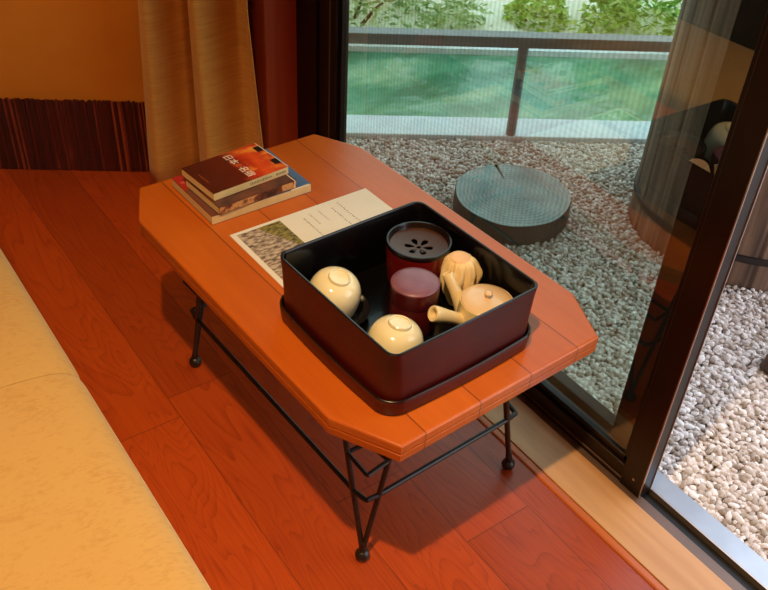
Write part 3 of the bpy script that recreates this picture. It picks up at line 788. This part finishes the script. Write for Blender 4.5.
def gravel():
    ico = bmesh.new(); bmesh.ops.create_icosphere(ico, subdivisions=1, radius=1)
    V1 = np.array([v.co[:] for v in ico.verts]); F1 = np.array([[v.index for v in f.verts] for f in ico.faces]); ico.free()
    ico = bmesh.new(); bmesh.ops.create_icosphere(ico, subdivisions=2, radius=1)
    V2 = np.array([v.co[:] for v in ico.verts]); F2 = np.array([[v.index for v in f.verts] for f in ico.faces]); ico.free()
    VV, FF, TT = [], [], []; off = 0
    sp_ = .0088
    for layer in range(2):
        x = 1.032
        while x < 2.45:
            y = -.75
            while y < 1.98:
                px = x+random.uniform(-.5,.5)*sp_; py = y+random.uniform(-.5,.5)*sp_
                y += sp_*(1 if layer == 0 else 1.5)
                if py > kl(px)-.006: continue
                if (px-bc.x)**2+(py-bc.y)**2 < (br+.002)**2: continue
                if (px-lc.x)**2+(py-lc.y)**2 < (lr-.004)**2: continue
                if px < 1.036: continue
                # keep the visible wedge only
                if py < -.35 and px > 1.6: continue
                near = px < 1.55 and py < .85
                V, F = (V2, F2) if near else (V1, F1)
                sz = random.uniform(.0044,.0078)
                s_ = np.array([random.uniform(.95,1.45), random.uniform(.7,1.0), random.uniform(.55,.8)])*sz
                a_ = random.uniform(0,2*pi); b_ = random.uniform(-.5,.5); c_ = random.uniform(-.5,.5)
                Rm = np.array((Matrix.Rotation(a_,3,'Z')@Matrix.Rotation(b_,3,'X')@Matrix.Rotation(c_,3,'Y')))
                jit = 1+.13*rng.standard_normal((len(V),1)) if not near else 1+.10*rng.standard_normal((len(V),1))
                P = (V*jit*s_)@Rm.T+np.array([px,py,ZG-.004+(layer*.0045)+random.uniform(-.002,.002)])
                VV.append(P); FF.append(F+off); off += len(V)
                t = random.random(); TT.append(np.full(len(V), t if random.random() > .12 else t*.3))
            x += sp_*(1 if layer == 0 else 1.5)
    V = np.concatenate(VV)*K; F = np.concatenate(FF); T_ = np.concatenate(TT)
    me = bpy.data.meshes.new('gravel'); me.vertices.add(len(V)); me.vertices.foreach_set('co', V.ravel())
    me.loops.add(len(F)*3); me.loops.foreach_set('vertex_index', F.ravel().astype(np.int32))
    me.polygons.add(len(F)); me.polygons.foreach_set('loop_start', np.arange(0,len(F)*3,3,dtype=np.int32)); me.polygons.foreach_set('loop_total', np.full(len(F),3,dtype=np.int32))
    me.polygons.foreach_set('use_smooth', np.ones(len(F),dtype=bool))
    me.update(calc_edges=True); me.validate()
    at = me.attributes.new('tone','FLOAT','POINT'); at.data.foreach_set('value', T_.astype(np.float32))
    me.materials.append(M['pebble'])
    o = bpy.data.objects.new('gravel', me); COL.objects.link(o)
    tag(o, 'pale pinkish-white pebble gravel outside the door', 'gravel', kind='stuff')
    print('gravel verts', len(V))
gravel()

struct(MB().box(1.06,1.78,-1.6,1.45,2.02,2.08).build('shading_eave', M['darkwood']), 'unseen dark wooden eave added to shade the gravel')  # out of view, added to keep skylight off the near gravel and room
# log slice stepping stone
lg = thing('log_slice', 'round grey weathered log slice lying on the gravel', 'stepping stone', (lc.x,lc.y,ZG-.01))
prof_r = []
def wob(a): return 1+.012*sin(2*a+.5)+.010*sin(3*a+2)+.006*sin(7*a)
def crk(a, r):
    d = (a-1.15+pi)%(2*pi)-pi; return -.02*math.exp(-(d/.018)**2) if r > .5 else 0
rs = []
for r, z, in ((1.0,0),(1.01,.02),(1.0,.058),(.985,.064)):
    rs.append([(lr*r*wob(2*pi*i/180)*cos(2*pi*i/180), lr*r*wob(2*pi*i/180)*sin(2*pi*i/180), z) for i in range(180)])
MB().rings(rs, cap0=True).build('bark', M['logside'], lg, smooth=True)
rs = []
for r in (.985,.95,.9,.8,.7,.6,.5,.3,.1,.01):
    rs.append([(lr*r*wob(2*pi*i/180)*cos(2*pi*i/180), lr*r*wob(2*pi*i/180)*sin(2*pi*i/180), .064+crk(2*pi*i/180, r)) for i in range(180)])
MB().rings(rs, cap1=True).build('cut_face', M['logtop'], lg, smooth=True)

# barrel
bl = thing('wooden_barrel', 'large brown wooden barrel with a dark hoop standing on the gravel', 'barrel', (bc.x,bc.y,ZG-.008))
rs = []; nst = 26; seg = nst*8
for z in (0,.02,.2,.4,.6,.8,.92):
    row = []
    for i in range(seg):
        a_ = 2*pi*i/seg; k = (i % 8); r = br*(1+.00*z)-(.003 if k == 0 else 0)
        row.append((r*cos(a_), r*sin(a_), z))
    rs.append(row)
for r in (.9,):
    rs.append([(br*r*cos(2*pi*i/seg), br*r*sin(2*pi*i/seg), .92) for i in range(seg)]); rs.append([(br*r*cos(2*pi*i/seg), br*r*sin(2*pi*i/seg), .88) for i in range(seg)])
MB().rings(rs, cap0=True, cap1=True).build('staves', M['barrel'], bl, smooth=False)
for z in (.085,.80):
    rr_ = [(br+.0005,z-.009),(br+.0045,z-.008),(br+.005,z),(br+.0045,z+.008),(br+.0005,z+.009),(br+.0005,z-.009)]
    MB().rings([[(r*cos(2*pi*i/96), r*sin(2*pi*i/96), zz) for i in range(96)] for r,zz in rr_]).build('hoop', M['hoop'], bl, smooth=True)

# dark rock at the frame edge
rk = bmesh.new(); bmesh.ops.create_icosphere(rk, subdivisions=4, radius=1)
mb = MB(); 
for v_ in rk.verts:
    c_ = v_.co; n_ = 1+.12*sin(3*c_.x+1)*cos(4*c_.y)+.05*sin(9*c_.z+5*c_.x)
    v_.co = c_*n_
mb.add([(v_.co.x*.06, v_.co.y*.045, v_.co.z*.035) for v_ in rk.verts], [[q.index for q in f_.verts] for f_ in rk.faces]); rk.free()
o = mb.build('garden_rock', noisy('brown_rock', srgb(84,58,44), srgb(60,42,34), 14, .8, bump=.4), smooth=True, loc=(1.488,.572,ZG+.012))
tag(o, 'dark brown rock half buried in the gravel', 'rock')

# slab, pond, bank
def strip(s0, s1, t0, t1, z0, z1, name, m, ztop2=None, bev=0):
    q = [RP+RD*s0+RN*t0, RP+RD*s1+RN*t0, RP+RD*s1+RN*t1, RP+RD*s0+RN*t1]
    tops = [z1, z1, ztop2 if ztop2 is not None else z1, ztop2 if ztop2 is not None else z1]
    v = [(p.x,p.y,z0) for p in q]+[(p.x,p.y,z) for p,z in zip(q,tops)]
    return MB().add(v, [(3,2,1,0),(4,5,6,7),(0,1,5,4),(1,2,6,5),(2,3,7,6),(3,0,4,7)]).build(name, m, bevel=bev)
struct(strip(-.75,1.6,.0,.115,-.14,-.022,'trim_kerb', M['stone'], bev=.003), 'pale stone kerb below the railing')
w_ = strip(-1.4,2.4,.115,.73,-.2,-.09,'pond_water', M['water']); tag(w_, 'green pond water beyond the railing', 'water', kind='structure')
struct(strip(-1.6,2.6,.73,.76,-.2,-.070,'trim_pond_edge', M['stone']), 'bright far edge of the pond')
struct(strip(-1.8,3.0,.76,1.7,-.2,-.085,'ground_bank', M['bank'], ztop2=-.02), 'earth bank beyond the pond, whitened as if overexposed')
# railing
rl = thing('railing', 'low grey-brown wooden railing between the gravel and the pond', 'railing', tuple(RP))
rl.rotation_euler = (0,0,math.atan2(RD.y,RD.x))
MB().box(-.75,1.15,-.002,.043,.240,.270).build('top_rail', M['railwood'], rl, bevel=.002)
for sx in (-.72,0,.95):
    MB().tube([(sx,.016,ZG-.02),(sx,.016,.241)], .0145, 16).build('post', M['railwood'], rl, smooth=True)

# shrubs
def shrub(s_, t_, w, dpt, h, n, m, label, seed, lsz=.022):
    r = random.Random(seed); p = RP+RD*s_+RN*t_
    o = thing('shrub', label, 'shrub', (p.x,p.y,-.20), math.atan2(RD.y,RD.x), 'shrubs beyond the pond')
    mb = MB(); tones = []
    for k in range(n):
        th = r.uniform(0,2*pi); ph_ = math.acos(r.uniform(-1,1)); rad_ = r.uniform(.62,1)**.5
        bump = 1+.16*sin(5*th+seed)*sin(4*ph_)
        sp_ = sin(ph_) if cos(ph_) > 0 else 1-.25*(1-sin(ph_)); c_ = Vector((w*rad_*bump*sp_*cos(th), dpt*rad_*bump*sp_*sin(th), h*.5+h*.5*rad_*bump*cos(ph_)))
        q = Matrix.Rotation(r.uniform(0,6.3),3,'Z')@Matrix.Rotation(r.uniform(-1.1,1.1),3,'X')@Matrix.Rotation(r.uniform(-.8,.8),3,'Y')
        l = lsz*r.uniform(.6,1.3); wd = l*.42
        pts = [Vector((-l,0,0)),Vector((-.2*l,wd,.12*l)),Vector((l,0,0)),Vector((-.2*l,-wd,.12*l))]
        mb.add([tuple(c_+q@x) for x in pts], [(0,1,2),(0,2,3)])
        tn = r.random(); tones += [tn]*4
    f_ = mb.build('foliage', m, o)
    at = f_.data.attributes.new('tone','FLOAT','POINT'); at.data.foreach_set('value', tones)
    mb = MB()
    for k in range(5):
        a_ = r.uniform(0,6.3); e = Vector((w*.5*cos(a_), dpt*.5*sin(a_), h*.6)); mb.tube(bez((0,0,-.02),(e.x*.3,e.y*.3,h*.4),tuple(e),5), [.012,.010,.008,.006,.004,.003], 6)
    mb.build('stem', M['stem'], o, smooth=True)
shrub(-.46,.96,.50,.20,.46,6500,M['leafL'],'soft grey-green shrub at the left end of the far bank',1,.016)
shrub(.27,1.02,.12,.12,.26,1200,M['leafR'],'small light green shrub between the two big ones',2,.018)
shrub(1.02,.96,.60,.20,.50,8500,M['leafR'],'bright yellow-green shrub at the right of the far bank',3,.018)
shrub(2.14,1.12,.40,.3,.55,2500,M['leafR'],'yellow-green shrub furthest right beyond the barrel',4,.022)

# ------------------------------------------------------------------ light
w = bpy.data.worlds.new('World'); sc.world = w; w.use_nodes = True
nt = w.node_tree; bg = nt.nodes['Background']
tc = nt.nodes.new('ShaderNodeTexCoord'); sep = nt.nodes.new('ShaderNodeSeparateXYZ'); nt.links.new(tc.outputs['Generated'], sep.inputs[0])
mr = nt.nodes.new('ShaderNodeMapRange'); mr.inputs[1].default_value = -.1; mr.inputs[2].default_value = .8
nt.links.new(sep.outputs[2], mr.inputs[0])
cr_ = nt.nodes.new('ShaderNodeValToRGB'); cr_.color_ramp.elements[0].color = (1,1,.97,1); cr_.color_ramp.elements[1].color = (.74,.86,1,1)
nt.links.new(mr.outputs[0], cr_.inputs[0]); nt.links.new(cr_.outputs[0], bg.inputs[0])
bg.inputs[1].default_value = 3.3

def lamp(loc, power, col, size, name='ceiling_or_fill_lamp', spot=None, aim=None):
    l = bpy.data.lights.new(name, 'SPOT' if spot else 'POINT'); l.energy = power; l.color = col; l.shadow_soft_size = size
    if spot: l.spot_size = rad(spot); l.spot_blend = 1
    o = bpy.data.objects.new(name, l); COL.objects.link(o); o.location = Vector(loc)*K
    if aim: o.rotation_euler = (Vector(aim)-Vector(loc)).to_track_quat('-Z','Y').to_euler()
    return o
WARM = (1,.66,.30)
lamp((-.01,.27,2.08), 190, WARM, .028, spot=68, aim=(.24,.58,.3))
lamp((-.35,-.15,2.05), 9, WARM, .03, spot=110, aim=(.2,.6,.3))
lamp((-.25,1.45,2.05), 75, WARM, .06, spot=84, aim=(.12,2.25,.95))  # unseen fill spot, added to brighten the rear wall and curtain

# ------------------------------------------------------------------ camera
cz, yaw, pitch, roll, f = 1.1636292, .6534312, .6666862, .0617442, 884.0555
Fv = Vector((sin(yaw)*cos(pitch), cos(yaw)*cos(pitch), -sin(pitch))); Rv = Vector((cos(yaw), -sin(yaw), 0)); Uv = Rv.cross(Fv)
R2 = Rv*cos(roll)+Uv*sin(roll); U2 = Uv*cos(roll)-Rv*sin(roll)
cam = bpy.data.cameras.new('camera'); co = bpy.data.objects.new('camera', cam); COL.objects.link(co)
m = Matrix((R2, U2, -Fv)).transposed().to_4x4(); m.translation = Vector((0,0,cz))*K; co.matrix_world = m
cam.sensor_width = 36; cam.sensor_fit = 'HORIZONTAL'; cam.lens = f*36/768; cam.clip_start = .01
sc.camera = co

sc.view_settings.view_transform = 'Standard'; sc.view_settings.look = 'None'
sc.view_settings.gamma = 1; sc.view_settings.exposure = -.08; sc.view_settings.use_curve_mapping = False
sc.cycles.use_denoising = True
sc.cycles.max_bounces = 10; sc.cycles.transparent_max_bounces = 16
sc.cycles.sample_clamp_indirect = 6
